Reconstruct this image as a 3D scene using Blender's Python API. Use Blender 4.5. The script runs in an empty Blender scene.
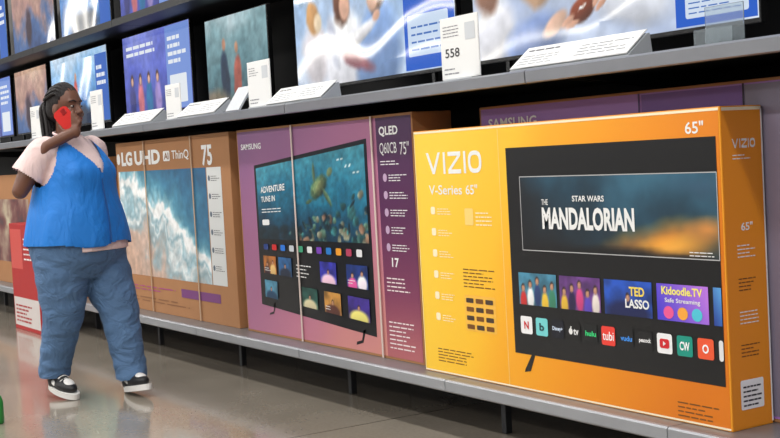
import bpy, bmesh, math, random
import numpy as np
from mathutils import Vector, Matrix
random.seed(7)
scene=bpy.context.scene
COL=scene.collection
scene.view_settings.view_transform='Standard'

# ---------------------------------------------------------------- materials
def lin(c):
    return tuple(((v/255)/12.92 if v/255<=0.04045 else (((v/255)+0.055)/1.055)**2.4) for v in c)
_M={}
def M(rgb,rough=.6,metal=0,emit=0,kind='plain',coat=0,alpha=1,trans=0):
    key=(rgb,rough,metal,emit,kind,coat,alpha,trans)
    if key in _M: return _M[key]
    m=bpy.data.materials.new('%s_%d_%d_%d'%((kind,)+tuple(rgb))); m.use_nodes=True
    nt=m.node_tree; b=nt.nodes['Principled BSDF']
    c=lin(rgb)+(1,)
    b.inputs['Base Color'].default_value=c
    b.inputs['Roughness'].default_value=rough
    b.inputs['Metallic'].default_value=metal
    b.inputs['Coat Weight'].default_value=coat
    b.inputs['Alpha'].default_value=alpha
    b.inputs['Transmission Weight'].default_value=trans
    if kind in('card','fabric','denim','skin','metal','hair'):
        tc=nt.nodes.new('ShaderNodeTexCoord'); n=nt.nodes.new('ShaderNodeTexNoise')
        sc={'card':9,'fabric':14,'denim':7,'skin':10,'metal':6,'hair':40}[kind]
        amt={'card':.08,'fabric':.08,'denim':.36,'skin':.12,'metal':.12,'hair':.4}[kind]
        n.inputs['Scale'].default_value=sc; n.inputs['Detail'].default_value=6
        nt.links.new(tc.outputs['Object'],n.inputs['Vector'])
        mx=nt.nodes.new('ShaderNodeMix'); mx.data_type='RGBA'
        mx.inputs[6].default_value=tuple(v*(1-amt) for v in c[:3])+(1,)
        mx.inputs[7].default_value=tuple(min(1,v*(1+amt)) for v in c[:3])+(1,)
        nt.links.new(n.outputs['Fac'],mx.inputs[0]); nt.links.new(mx.outputs[2],b.inputs['Base Color'])
        if kind in('fabric','denim','hair'):
            n2=nt.nodes.new('ShaderNodeTexNoise'); n2.inputs['Scale'].default_value={'fabric':8,'denim':10,'hair':90}[kind]
            n2.inputs['Detail'].default_value=3; n2.inputs['Distortion'].default_value=1.8
            mp=nt.nodes.new('ShaderNodeMapping'); mp.inputs['Scale'].default_value=(1,1,1.2) if kind=='denim' else (1,1,.45)
            nt.links.new(tc.outputs['Object'],mp.inputs[0]); nt.links.new(mp.outputs[0],n2.inputs['Vector'])
            bp=nt.nodes.new('ShaderNodeBump'); bp.inputs['Strength'].default_value=.7; bp.inputs['Distance'].default_value={'fabric':.026,'denim':.03,'hair':.01}[kind]
            nt.links.new(n2.outputs['Fac'],bp.inputs['Height']); nt.links.new(bp.outputs[0],b.inputs['Normal'])
    if emit:
        b.inputs['Emission Color'].default_value=c; b.inputs['Emission Strength'].default_value=emit
    if kind=='screen': screenify(nt,b)
    _M[key]=m; return m
def screenify(nt,b):
    for l in list(b.inputs['Base Color'].links): nt.links.remove(l)
    b.inputs['Base Color'].default_value=(.01,.01,.01,1)
    b.inputs['Roughness'].default_value=.05; b.inputs['IOR'].default_value=1.75
    tc=nt.nodes.new('ShaderNodeTexCoord'); n=nt.nodes.new('ShaderNodeTexNoise')
    n.inputs['Scale'].default_value=1.7; n.inputs['Detail'].default_value=0
    nt.links.new(tc.outputs['Object'],n.inputs['Vector'])
    bp=nt.nodes.new('ShaderNodeBump'); bp.inputs['Strength'].default_value=.55; bp.inputs['Distance'].default_value=.02
    nt.links.new(n.outputs['Fac'],bp.inputs['Height']); nt.links.new(bp.outputs[0],b.inputs['Normal'])
def SC(rgb,e=.9): return M(rgb,.07,0,e,'screen')
_V={}
def VC(emit=0,rough=.45):
    if (emit,rough) in _V: return _V[(emit,rough)]
    m=bpy.data.materials.new('picture_display' if emit else 'picture_print'); m.use_nodes=True; nt=m.node_tree; b=nt.nodes['Principled BSDF']
    at=nt.nodes.new('ShaderNodeAttribute'); at.attribute_name='Col'
    b.inputs['Roughness'].default_value=rough
    nt.links.new(at.outputs['Color'],b.inputs['Base Color'])
    if emit:
        nt.links.new(at.outputs['Color'],b.inputs['Emission Color']); b.inputs['Emission Strength'].default_value=emit
        screenify(nt,b)
    _V[(emit,rough)]=m; return m

# ---------------------------------------------------------------- soft painted pictures
def fbm(X,Y,sc,octv=4,seed=0,gain=.5):
    rng=np.random.RandomState(seed); out=np.zeros_like(X); amp=1; tot=0
    for o in range(octv):
        g=rng.rand(64,64); x=X*sc+rng.rand()*40; y=Y*sc+rng.rand()*40
        xi=np.floor(x).astype(int); yi=np.floor(y).astype(int); fx=x-xi; fy=y-yi
        fx=fx*fx*(3-2*fx); fy=fy*fy*(3-2*fy); xi%=63; yi%=63
        v=(g[yi,xi]*(1-fx)+g[yi,xi+1]*fx)*(1-fy)+(g[yi+1,xi]*(1-fx)+g[yi+1,xi+1]*fx)*fy
        out+=v*amp; tot+=amp; amp*=gain; sc*=2
    return out/tot
class Pic:
    def __init__(s,w,h,res=.0075,seed=1):
        s.w,s.h=w,h; s.nx=max(8,int(w/res)); s.nz=max(6,int(h/res)); s.seed=seed
        s.X,s.Z=np.meshgrid(np.linspace(0,w,s.nx),np.linspace(0,h,s.nz)); s.img=np.zeros(s.X.shape+(3,))
    def ramp(s,f,stops):
        ps=[p for p,_ in stops]
        for c in range(3): s.img[...,c]=np.interp(f,ps,[k[c] for _,k in stops])
    def blob(s,cx,cz,rx,rz,col,soft=.2,rot=0,wob=0,sc=12,shade=.12):
        c,d=math.cos(rot),math.sin(rot); dx=s.X-cx; dz=s.Z-cz
        a=(dx*c+dz*d)/rx; b=(-dx*d+dz*c)/rz; r=np.sqrt(a*a+b*b); s.seed+=1
        if wob: r=r+wob*(fbm(s.X,s.Z,sc,3,s.seed)-.5)
        al=np.clip((1-r)/soft,0,1)
        sh=(1+shade*(b-.3*a))[...,None]
        s.img=s.img*(1-al[...,None])+np.clip(np.array(col,float)*sh,0,255)*al[...,None]
    def grain(s,sc,amt,octv=4):
        s.seed+=1; f=fbm(s.X,s.Z,sc,octv,s.seed)-.5
        s.img=np.clip(s.img*(1+amt*f[...,None]),0,255)

# ---------------------------------------------------------------- object helpers
def link(o): COL.objects.link(o); return o
def thing(name,loc,label,cat,group=None):
    e=bpy.data.objects.new(name,None); e.empty_display_size=.1; e.location=loc; link(e)
    e['label']=label; e['category']=cat
    if group: e['group']=group
    return e
def meshobj(name,bm,mats,parent=None,loc=(0,0,0),smooth=False):
    me=bpy.data.meshes.new(name); bm.normal_update(); bm.to_mesh(me); bm.free()
    for m in (mats if isinstance(mats,(list,tuple)) else [mats]): me.materials.append(m)
    if smooth:
        for p in me.polygons: p.use_smooth=True
    o=bpy.data.objects.new(name,me); link(o); o.location=loc
    if parent: o.parent=parent
    return o
def bm_box(bm,x0,y0,z0,x1,y1,z1,bevel=0):
    r=bmesh.ops.create_cube(bm,size=1)
    vs=r['verts']
    for v in vs:
        v.co=Vector(((x0+x1)/2+v.co.x*(x1-x0),(y0+y1)/2+v.co.y*(y1-y0),(z0+z1)/2+v.co.z*(z1-z0)))
    if bevel:
        es=list({e for v in vs for e in v.link_edges})
        bmesh.ops.bevel(bm,geom=es,offset=bevel,segments=2,affect='EDGES',profile=.6)
def box(name,x0,y0,z0,x1,y1,z1,mat,parent=None,bevel=.002):
    bm=bmesh.new(); bm_box(bm,x0,y0,z0,x1,y1,z1,bevel); return meshobj(name,bm,mat,parent)
def prism(name,profile,x0,x1,mat,parent=None):
    bm=bmesh.new()
    a=[bm.verts.new((x0,y,z)) for y,z in profile]; b=[bm.verts.new((x1,y,z)) for y,z in profile]
    n=len(profile)
    bm.faces.new(a); bm.faces.new(b[::-1])
    for i in range(n): bm.faces.new((a[i],b[i],b[(i+1)%n],a[(i+1)%n]))
    bmesh.ops.recalc_face_normals(bm,faces=bm.faces)
    return meshobj(name,bm,mat,parent)
def round_slab(name,w,h,y0,y1,r,mat,parent):
    """rounded-corner slab centred on x,z between y0 and y1"""
    bm=bmesh.new(); pts=[]
    for cx,cz,a in((w/2-r,-h/2+r,-90),(w/2-r,h/2-r,0),(-w/2+r,h/2-r,90),(-w/2+r,-h/2+r,180)):
        for k in range(7):
            t=math.radians(a+k*15); pts.append((cx+r*math.cos(t),cz+r*math.sin(t)))
    A=[bm.verts.new((x,y0,z)) for x,z in pts]; B=[bm.verts.new((x,y1,z)) for x,z in pts]; n=len(pts)
    bm.faces.new(A); bm.faces.new(B[::-1])
    for i in range(n): bm.faces.new((A[i],B[i],B[(i+1)%n],A[(i+1)%n]))
    bmesh.ops.recalc_face_normals(bm,faces=bm.faces)
    return meshobj(name,bm,mat,parent)

# ---------------------------------------------------------------- flat printed artwork
_T={}
def text_geo(s,bold):
    k=(s,bold)
    if k in _T: return _T[k]
    cu=bpy.data.curves.new('t','FONT'); cu.body=s; cu.size=1; cu.offset=bold; cu.resolution_u=3
    ob=bpy.data.objects.new('t',cu)
    me=bpy.data.meshes.new_from_object(ob)
    vs=[(v.co.x,v.co.y) for v in me.vertices]; fs=[tuple(p.vertices) for p in me.polygons]
    bpy.data.objects.remove(ob); bpy.data.curves.remove(cu); bpy.data.meshes.remove(me)
    xs=[v[0] for v in vs]; ys=[v[1] for v in vs]
    x0,x1,y0,y1=min(xs),max(xs),min(ys),max(ys)
    vs=[((x-x0)/(x1-x0),(y-y0)/(y1-y0)) for x,y in vs]
    _T[k]=(vs,fs,(x1-x0)/(y1-y0)); return _T[k]
class Art:
    def __init__(s,xf=None): s.v=[];s.f=[];s.mi=[];s.col=[];s.mats=[];s.xf=xf
    def _m(s,m):
        if m not in s.mats: s.mats.append(m)
        return s.mats.index(m)
    def _v(s,p,layer,col=(1,1,1)):
        q=s.xf(*p) if s.xf else p
        s.v.append((q[0],-.0009*layer,q[1])); s.col.append(col)
    def poly(s,pts,mat,layer=1):
        b=len(s.v)
        for p in pts: s._v(p,layer)
        s.f.append(tuple(range(b,b+len(pts)))); s.mi.append(s._m(mat))
    def rect(s,x0,z0,x1,z1,mat,layer=1): s.poly([(x0,z0),(x1,z0),(x1,z1),(x0,z1)],mat,layer)
    def paint(s,x0,z0,x1,z1,pic,mat,layer=2):
        b=len(s.v); mi=s._m(mat)
        im=np.clip(pic.img,0,255)/255.; im=np.where(im<=.04045,im/12.92,((im+.055)/1.055)**2.4)
        for j in range(pic.nz):
            for i in range(pic.nx):
                s._v((x0+(x1-x0)*i/(pic.nx-1),z0+(z1-z0)*j/(pic.nz-1)),layer,tuple(im[j,i]))
        for j in range(pic.nz-1):
            for i in range(pic.nx-1):
                k=b+j*pic.nx+i; s.f.append((k,k+1,k+1+pic.nx,k+pic.nx)); s.mi.append(mi)
    def rrect(s,x0,z0,x1,z1,r,mat,layer=1):
        pts=[]
        for cx,cz,a in((x1-r,z0+r,-90),(x1-r,z1-r,0),(x0+r,z1-r,90),(x0+r,z0+r,180)):
            for k in range(5):
                t=math.radians(a+k*22.5); pts.append((cx+r*math.cos(t),cz+r*math.sin(t)))
        s.poly(pts,mat,layer)
    def ell(s,cx,cz,rx,rz,mat,layer=1,rot=0,n=20):
        c,d=math.cos(rot),math.sin(rot); pts=[]
        for k in range(n):
            t=2*math.pi*k/n; a,b=rx*math.cos(t),rz*math.sin(t); pts.append((cx+a*c-b*d,cz+a*d+b*c))
        s.poly(pts,mat,layer)
    def frame(s,x0,z0,x1,z1,t,mat,layer=1):
        s.rect(x0,z0,x1,z0+t,mat,layer); s.rect(x0,z1-t,x1,z1,mat,layer)
        s.rect(x0,z0+t,x0+t,z1-t,mat,layer); s.rect(x1-t,z0+t,x1,z1-t,mat,layer)
    def text(s,t,x0,z0,x1,z1,mat,layer=2,bold=.01,rot=0):
        vs,fs,_=text_geo(t,bold); mi=s._m(mat); b=len(s.v)
        for x,y in vs:
            s._v((x0+x*(x1-x0),z0+y*(z1-z0)),layer)
        for f in fs: s.f.append(tuple(i+b for i in f)); s.mi.append(mi)
    def wide_logo(s,x0,z0,x1,z1,mat,layer=2,t=.2):
        W=x1-x0; Hh=z1-z0; P=lambda x,z:(x0+x*W,z0+z*Hh)
        s.poly([P(0,1),P(.045,1),P(.135,.24),P(.135,0),P(.115,0)],mat,layer); s.poly([P(.27,1),P(.225,1),P(.135,.24),P(.135,0),P(.155,0)],mat,layer)
        s.poly([P(.32,0),P(.358,0),P(.358,1),P(.32,1)],mat,layer)
        s.poly([P(.41,1),P(.64,1),P(.64,1-t),P(.41,1-t)],mat,layer); s.poly([P(.41,t),P(.64,t),P(.64,0),P(.41,0)],mat,layer)
        s.poly([P(.41,t),P(.465,t),P(.64,1-t),P(.585,1-t)],mat,layer)
        s.poly([P(.69,0),P(.728,0),P(.728,1),P(.69,1)],mat,layer)
        n=24; o=[];i_=[]
        for k in range(n):
            a_=2*math.pi*k/n; c,d=math.cos(a_),math.sin(a_); e_=.75
            cx=math.copysign(abs(c)**e_,c); cz=math.copysign(abs(d)**e_,d)
            o.append(P(.885+.115*cx,.5+.5*cz)); i_.append(P(.885+(.115-.040)*cx,.5+(.5-t)*cz))
        for k in range(n): s.poly([o[k],o[(k+1)%n],i_[(k+1)%n],i_[k]],mat,layer)
    def bars(s,x0,z0,x1,z1,n,mat,layer=2,fill=.45):
        h=(z1-z0)/n
        for i in range(n):
            z=z1-(i+1)*h; xe=x1-(x1-x0)*random.choice((0,.05,.2,.35)); x=x0
            while x<xe-.001:
                w=(x1-x0)*random.uniform(.10,.28); s.rect(x,z,min(x+w,xe),z+h*fill,mat,layer); x+=w+(x1-x0)*.035
    def build(s,name,parent,loc=(0,0,0),rotz=0):
        me=bpy.data.meshes.new(name); me.from_pydata(s.v,[],s.f)
        for m in s.mats: me.materials.append(m)
        me.polygons.foreach_set('material_index',s.mi)
        ca=me.color_attributes.new('Col','FLOAT_COLOR','POINT')
        ca.data.foreach_set('color',[x for c in s.col for x in (c[0],c[1],c[2],1)])
        bm=bmesh.new(); bm.from_mesh(me)
        for f in bm.faces:
            f.normal_update()
            if f.normal.y>0: f.normal_flip()
        bm.to_mesh(me); bm.free()
        o=bpy.data.objects.new(name,me); link(o); o.parent=parent; o.location=loc; o.rotation_euler=(0,0,rotz)
        return o

WHITE=M((240,240,238),.5); BLACK=M((12,12,14),.35); INK=M((40,38,42),.5)
KRAFT=M((170,120,78),.75,kind='card'); KRAFTD=M((140,96,62),.75,kind='card')
PRINT=VC(0,.42)

# ---------------------------------------------------------------- setting
def floor_mat():
    m=bpy.data.materials.new('polished_concrete'); m.use_nodes=True; nt=m.node_tree; b=nt.nodes['Principled BSDF']
    tc=nt.nodes.new('ShaderNodeTexCoord')
    n=nt.nodes.new('ShaderNodeTexNoise'); n.inputs['Scale'].default_value=1.1; n.inputs['Detail'].default_value=7
    n2=nt.nodes.new('ShaderNodeTexNoise'); n2.inputs['Scale'].default_value=60; n2.inputs['Detail'].default_value=3
    for k in(n,n2): nt.links.new(tc.outputs['Object'],k.inputs['Vector'])
    ad=nt.nodes.new('ShaderNodeMath'); ad.operation='MULTIPLY_ADD'; ad.inputs[1].default_value=.3
    nt.links.new(n2.outputs['Fac'],ad.inputs[0]); nt.links.new(n.outputs['Fac'],ad.inputs[2])
    r=nt.nodes.new('ShaderNodeValToRGB'); e=r.color_ramp.elements
    e[0].position=.40; e[0].color=lin((132,123,110))+(1,); e[1].position=.92; e[1].color=lin((172,162,148))+(1,)
    nt.links.new(ad.outputs[0],r.inputs[0])
    # saw-cut joints every 3.6 m
    br=nt.nodes.new('ShaderNodeTexBrick'); br.offset=0; br.inputs['Scale'].default_value=1; br.inputs['Brick Width'].default_value=3.6; br.inputs['Row Height'].default_value=3.6
    br.inputs['Mortar Size'].default_value=.006; br.inputs['Color1'].default_value=(1,1,1,1); br.inputs['Color2'].default_value=(1,1,1,1); br.inputs['Mortar'].default_value=(.45,.43,.4,1)
    mp=nt.nodes.new('ShaderNodeMapping'); mp.inputs['Location'].default_value=(0.9,-1.25,0); nt.links.new(tc.outputs['Object'],mp.inputs[0]); nt.links.new(mp.outputs[0],br.inputs['Vector'])
    mx=nt.nodes.new('ShaderNodeMix'); mx.data_type='RGBA'; mx.blend_type='MULTIPLY'; mx.inputs[0].default_value=1
    nt.links.new(r.outputs[0],mx.inputs[6]); nt.links.new(br.outputs['Color'],mx.inputs[7]); nt.links.new(mx.outputs[2],b.inputs['Base Color'])
    rr=nt.nodes.new('ShaderNodeMapRange'); rr.inputs[3].default_value=.12; rr.inputs[4].default_value=.24
    nt.links.new(n.outputs['Fac'],rr.inputs[0]); nt.links.new(rr.outputs[0],b.inputs['Roughness'])
    b.inputs['Coat Weight'].default_value=.5; b.inputs['Coat Roughness'].default_value=.08
    return m
fl=box('floor',-70,-40,-.1,4,3.75,0,floor_mat(),bevel=0); fl['kind']='structure'
wl=box('wall_back',-22,3.62,0,4,3.75,3.6,M((128,126,124),.8,kind='metal'),bevel=0); wl['kind']='structure'
DARK=M((22,22,25),.5)
wl=box('trim_1',-22,3.612,0,4,3.62,2.12,M((18,18,20),.6),bevel=0); wl['kind']='structure'

GREY=M((140,140,142),.38,.55,kind='metal'); DGREY=M((56,58,62),.5,.3,kind='metal'); RAIL=M((160,162,166),.45,.4,kind='metal'); RAILU=M((162,164,170),.28,.6,kind='metal')
BAY=1.2
def copy_tree(e,dx):
    c=e.copy(); c.location.x+=dx; COL.objects.link(c)
    for ch in e.children:
        k=ch.copy(); k.parent=c; COL.objects.link(k)
    return c
DECK=.24
def lower_bay(x):
    e=thing('shelf_unit',(x,2.74,0),'low grey steel base shelf on short feet carrying boxes','shelf','low base shelf bays')
    w=BAY-.004
    box('deck',0,.012,DECK-.03,w,.86,DECK,GREY,e,.002)
    prism('price_rail',[(-.004,DECK-.048),(.010,DECK-.048),(.010,DECK),(-.004,DECK),(-.010,DECK-.006),(-.010,DECK-.042)],0,w,RAIL,e)
    bm=bmesh.new(); bm_box(bm,.045,.22,.0,.075,.25,DECK-.03,.003)
    meshobj('foot',bm,DGREY,e)
    box('kick_panel',0,.60,0.0,w,.62,DECK-.03,DARK,e,.001)
    return e
b0=lower_bay(-3.99)
for i in(-8,-7,-6,-5,-4,-3,-2,-1,1,2): copy_tree(b0,i*BAY)
UP=1.395
def upper_bay(x):
    e=thing('upper_shelf',(x,2.74,1.34),'grey steel shelf holding display televisions and price cards','shelf','upper display shelf bays')
    w=BAY*1.5-.006
    box('deck',0,.036,.03,w,.87,.055,DGREY,e,.002)
    prism('price_rail',[(.006,0.010),(.014,.006),(.034,.03),(.034,.055),(.014,.055),(.004,.048)],0,w,RAILU,e)
    for fx in(.02,w-.02):
        prism('bracket',[(.10,.03),(.86,.03),(.86,-.03),(.80,-.03)],fx-.012,fx+.012,DARK,e)
    return e
u0=upper_bay(-3.42)
for i in(-6,-5,-4,-3,-2,-1,1): copy_tree(u0,i*BAY*1.5)
LED=2.14
def ledge_bay(x):
    e=thing('top_shelf',(x,3.0,LED-.04),'black steel top shelf with a row of display televisions','shelf','top shelf bays')
    w=BAY*1.5-.006
    box('deck',0,.012,0,w,.6,.035,DARK,e,.002)
    prism('price_rail',[(-.006,-.012),(.012,-.012),(.012,.035),(-.006,.035)],0,w,DARK,e)
    return e
l0=ledge_bay(-8.1)
for i in(-4,-3,-2,-1): copy_tree(l0,i*BAY*1.5)

# ---------------------------------------------------------------- television cartons
def carton(x0,x1,y,d,h,mat,label,group=None,z=DECK):
    e=thing('television_box',(x0,y,z),label,'box',group)
    w=x1-x0; bm=bmesh.new(); bm_box(bm,0,0,0,w,d,h,.004)
    meshobj('cardboard_carton',bm,mat,e)
    return e,w
def gradpic(w,h,stops,gx,gz,res=.04,amp=.04,seed=3):
    p=Pic(w,h,res,seed); f=.5+gx*(p.X/w-.5)+gz*(p.Z/h-.5)+amp*(fbm(p.X,p.Z,2,2,seed)-.5); p.ramp(f,stops); return p
# ---- orange carton
ORG=M((246,160,34),.5,kind='card')
e,w=carton(-4.24,-2.60,2.81,.18,.975,ORG,'orange-yellow television box printed with a screen and app icons')
a=Art(); H=.975
a.paint(.006,.006,w-.006,H-.006,gradpic(w,H,[(0,(255,212,66)),(.30,(255,196,46)),(.40,(252,176,34)),(.7,(242,148,20)),(1,(222,120,12))],1,-.25),PRINT,1)
a.rect(.004,H-.012,w-.004,H-.004,M((252,238,200),.5),2); a.rect(.004,.004,w-.004,.010,M((250,235,200),.5),2)
a.rect(.560,.01,.563,H-.014,M((252,222,140),.5),2); a.rect(.004,.01,.010,H-.01,M((252,226,150),.5),2)
a.wide_logo(.085,.800,.455,.885,WHITE,2,.19)
a.text('V-Series',.095,.718,.32,.756,WHITE,2,.01); a.text('65"',.345,.718,.42,.756,WHITE,2,.01)
a.text('65"',1.50,.898,1.575,.936,WHITE,2,.015)
SM=M((255,240,200),.5); SMD=M((120,74,20),.5)
a.rrect(.33,.60,.385,.665,.006,M((250,214,120),.5),2); a.bars(.40,.60,.50,.66,4,SM,2,.3)
for i in range(6): a.rrect(.10,.64-i*.085,.130,.670-i*.085,.008,SM,2); a.bars(.145,.64-i*.085,.24,.67-i*.085,3,SM,2,.3)
a.rrect(.30,.19,.50,.33,.008,M((250,190,70),.5),2)
for i in range(4):
    for j in range(3): a.rrect(.312+j*.062,.30-i*.034,.360+j*.062,.318-i*.034,.004,SMD if (i+j)%2 else M((70,54,40),.5),3)
a.bars(.30,.36,.50,.44,6,SMD,2,.3)
a.bars(.10,.05,.34,.11,5,SMD,2,.3); a.bars(1.42,.02,1.60,.075,4,SMD,2,.3)
a.rect(.605,.135,1.622,.887,BLACK,2)
a.poly([(.70,.135),(.72,.135),(.69,.075),(.655,.068),(.66,.08)],BLACK,2)
a.frame(.68,.515,1.622,.782,.003,M((190,190,190),.4),4)
p=Pic(.938,.263,.008,5); n=fbm(p.X,p.Z,5,5,9); u=p.X/.938; v=p.Z/.263
f=.30*u+.16*(v-.5)+.35*(n-.5)+.12
p.ramp(f,[(0,(10,12,16)),(.12,(16,26,34)),(.28,(26,60,78)),(.42,(52,100,124)),(.6,(96,140,150))])
p.blob(.70,.04,.36,.085,(236,138,40),1.0,.12,.5,8,.3); p.blob(.74,.03,.20,.05,(255,184,70),1.0,.1,.4,8); p.blob(.90,.09,.12,.05,(230,150,70),1,0,.5,8)
p.blob(.86,.215,.16,.045,(48,84,108),.8,-.1,.8); p.blob(.35,-.03,.62,.07,(10,10,12),.4,0,.3); p.blob(.80,-.02,.3,.035,(18,14,14),.4,0,.3)
a.paint(.682,.517,1.62,.780,p,PRINT,3)
a.text('STAR WARS',.965,.692,1.125,.712,WHITE,5,.02)
a.text('THE',.80,.680,.835,.70,WHITE,5,.01)
a.text('MANDALORIAN',.80,.594,1.265,.672,WHITE,5,.04)
a.bars(1.50,.525,1.60,.545,2,WHITE,5,.3)
TZ0,TZ1=.318,.434
def people_pic(w,h,bg,cols,seed,skin=(196,146,116)):
    p=Pic(w,h,.005,seed); n=fbm(p.X,p.Z,20,3,seed); p.ramp(n,[(.2,tuple(v*.6 for v in bg)),(.7,bg)])
    k=len(cols)
    for i,c in enumerate(cols):
        cx=w*(i+.6)/(k+.2); hh=h*(.62+.12*((i*7)%3-1))
        p.blob(cx,hh-h*.42,w/k*.52,h*.42,c,.3); p.blob(cx,hh+h*.04,h*.105,h*.15,(46,30,24),.3); p.blob(cx,hh,h*.085,h*.12,skin,.3)
    return p
for x0,x1,pp in ((.648,.858,people_pic(.217,.122,(80,150,180),[(200,50,50),(240,240,240),(40,60,110),(230,190,60),(60,130,100)],3)),
 (.875,1.085,people_pic(.216,.122,(120,70,150),[(220,180,60),(40,30,70),(210,70,130),(90,70,180),(230,220,210)],6)),
 (1.105,1.328,people_pic(.23,.122,(40,90,200),[(20,30,80)],8)),
 (1.350,1.568,gradpic(.224,.122,[(0,(70,60,210)),(1,(190,120,230))],.9,.3,.02,.4)),(1.588,1.62,gradpic(.05,.122,[(0,(30,60,150)),(1,(90,160,220))],.4,.8,.01,.4))):
    a.paint(x0,TZ0,x1,TZ1,pp,PRINT,4)
a.text('TED',1.225,.385,1.295,.415,M((250,220,90),.5),5,.03); a.text('LASSO',1.205,.345,1.315,.375,WHITE,5,.03)
a.text('Kidoodle.TV',1.372,.400,1.545,.426,M((255,240,120),.5),5,.03); a.text('Safe Streaming',1.385,.372,1.535,.390,WHITE,5,.015)
for k,c in enumerate(((240,90,150),(250,170,60),(80,200,220))): a.ell(1.40+k*.06,.344,.022,.020,M(c,.5),5)
icons=[((245,245,245),'N',(210,20,30)),((120,214,214),'b',(20,60,70)),((10,14,30),'Disney+',(220,235,255)),((14,14,14),'tv',(240,240,240)),((14,16,18),'hulu',(60,220,130)),
((238,64,52),'tubi',(255,255,255)),((16,16,18),'vudu',(70,150,240)),((14,14,16),'peacock',(240,240,240)),((244,244,244),'',(214,30,40)),((18,150,130),'CW',(255,255,255)),((240,90,50),'O',(255,255,255)),((230,230,230),'W',(30,60,170))]
for k,(c,t,tc) in enumerate(icons):
    x=.648+k*.0868
    x1=min(x+.066,1.62)
    a.rrect(x,.211,x1,.275,.008,M(c,.45),4)
    if t=='':
        a.rrect(x+.012,.228,x+.054,.258,.008,M(tc,.45),5); a.poly([(x+.028,.235),(x+.040,.243),(x+.028,.251)],WHITE,6); continue
    if t=='tv':
        a.ell(x+.017,.242,.010,.011,WHITE,5); a.ell(x+.019,.256,.003,.005,WHITE,5,-.5); a.text(t,x+.031,.231,x+.058,.253,WHITE,5,.03); continue
    if x1-x>.05:
        pad=.012 if len(t)<3 else .006; hh=.028 if len(t)<3 else (.030 if t=='tubi' else .018)
        a.text(t,x+pad+(.008 if len(t)==1 else 0),.243-hh/2,x1-pad-(.008 if len(t)==1 else 0),.243+hh/2,M(tc,.45),5,.03 if t!='tubi' else .01)
a.build('printed_front',e)
s=Art()
s.rect(.005,.006,.175,H-.006,M((236,146,28),.5),1); s.rect(.005,H-.014,.175,H-.004,M((250,235,200),.5),2)
s.wide_logo(.045,.848,.145,.876,WHITE,2,.24); s.bars(.045,.815,.125,.835,2,WHITE,2,.3)
s.text('65"',.07,.60,.12,.625,WHITE,2,.02)
for k in range(4): s.bars(.05,.52-k*.1,.13,.565-k*.1,4,SMD if k%2 else WHITE,2,.3)
s.rrect(.04,.06,.14,.15,.006,WHITE,2); s.bars(.05,.07,.13,.14,5,INK,3,.35)
s.rect(.172,.01,.178,H-.01,WHITE,2)
s.build('printed_side',e,(w,0,0),math.pi/2)

# ---- mauve carton with tilted television print
def mauve(w,h,seed): return gradpic(w,h,[(0,(132,88,132)),(.35,(164,104,142)),(.7,(192,120,142)),(1,(212,142,128))],.5,-.55,.04,.25,seed)
def bil(tl,tr,br,bl):
    def f(s_,t_):
        top=(tl[0]+(tr[0]-tl[0])*s_,tl[1]+(tr[1]-tl[1])*s_); bot=(bl[0]+(br[0]-bl[0])*s_,bl[1]+(br[1]-bl[1])*s_)
        return (bot[0]+(top[0]-bot[0])*t_,bot[1]+(top[1]-bot[1])*t_)
    return f
def reef():
    p=Pic(1.1,.48,.007,11); n=fbm(p.X,p.Z,6,5,4); p.ramp(p.Z/.48*.55+.4*n+.1*p.X,[(0,(6,26,40)),(.3,(12,62,86)),(.55,(24,104,132)),(.9,(90,176,192))])
    for i in range(80):
        rng=random.random; x=.36+rng()*.74; z=rng()*.30*(x-.20)
        p.blob(x,z,.012+rng()*.035,.010+rng()*.028,random.choice(((30,70,72),(84,116,98),(16,44,54),(120,120,100),(50,110,112),(12,36,44),(130,100,80))),.4,rng()*3,.9,40,.5)
    for i in range(14): p.blob(random.random()*.5,random.random()*.07,.06,.04,(10,36,46),.5,0,.8,30,.3)
    # sea turtle
    p.blob(.66,.30,.105,.062,(66,92,66),.25,.55,.25,40,.6); p.blob(.665,.305,.075,.040,(116,128,84),.5,.55,.9,60,.4)
    p.blob(.775,.375,.034,.024,(104,124,88),.25,.55,.2,40); p.blob(.74,.24,.075,.018,(84,110,80),.3,-.9,.3,40,.4); p.blob(.62,.385,.065,.016,(84,110,80),.3,1.6,.3,40,.4)
    p.blob(.56,.225,.04,.013,(70,96,72),.3,.2,.3,40); 
    for k in range(6): p.blob(.86+k*.035,.43-k*.02+.02*(k%2),.014,.006,(220,238,236),.4,.2)
    p.grain(40,.5); return p
e,w=carton(-6.0,-4.32,2.86,.20,1.06,KRAFT,'pink-purple television box with brown sides and an angled screen print')
a=Art(); a.paint(.012,.012,w-.008,1.048,mauve(w,1.05,2),PRINT,1)
a.text('SAMSUNG',.05,.955,.28,.985,WHITE,2,.02)
a.paint(1.395,.012,1.672,1.048,gradpic(.27,1.03,[(0,(180,100,104)),(.25,(128,58,90)),(.6,(88,34,78)),(1,(66,28,74))],0,1,.05,.05,8),PRINT,2)
a.text('QLED',1.42,.965,1.57,1.010,WHITE,3,.03); a.text('Q60CB',1.42,.885,1.555,.940,WHITE,3,.0); a.text('75"',1.58,.885,1.65,.940,WHITE,3,.0)
a.bars(1.42,.845,1.60,.87,2,WHITE,3,.3)
for k in range(5): a.ell(1.45,.79-k*.075,.016,.018,M((190,160,190),.5),3); a.bars(1.48,.775-k*.075,1.62,.81-k*.075,3,WHITE,3,.3)
a.text('17',1.47,.405,1.525,.445,WHITE,3,.02); a.bars(1.42,.30,1.60,.37,4,M((240,225,225),.5),3,.3); a.bars(1.42,.05,1.62,.18,7,M((240,225,225),.5),3,.3)
a.xf=bil((.20,.865),(1.30,.955),(1.30,.10),(.20,.165))
a.rect(-.01,-.015,1.01,1.01,BLACK,2)
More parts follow.
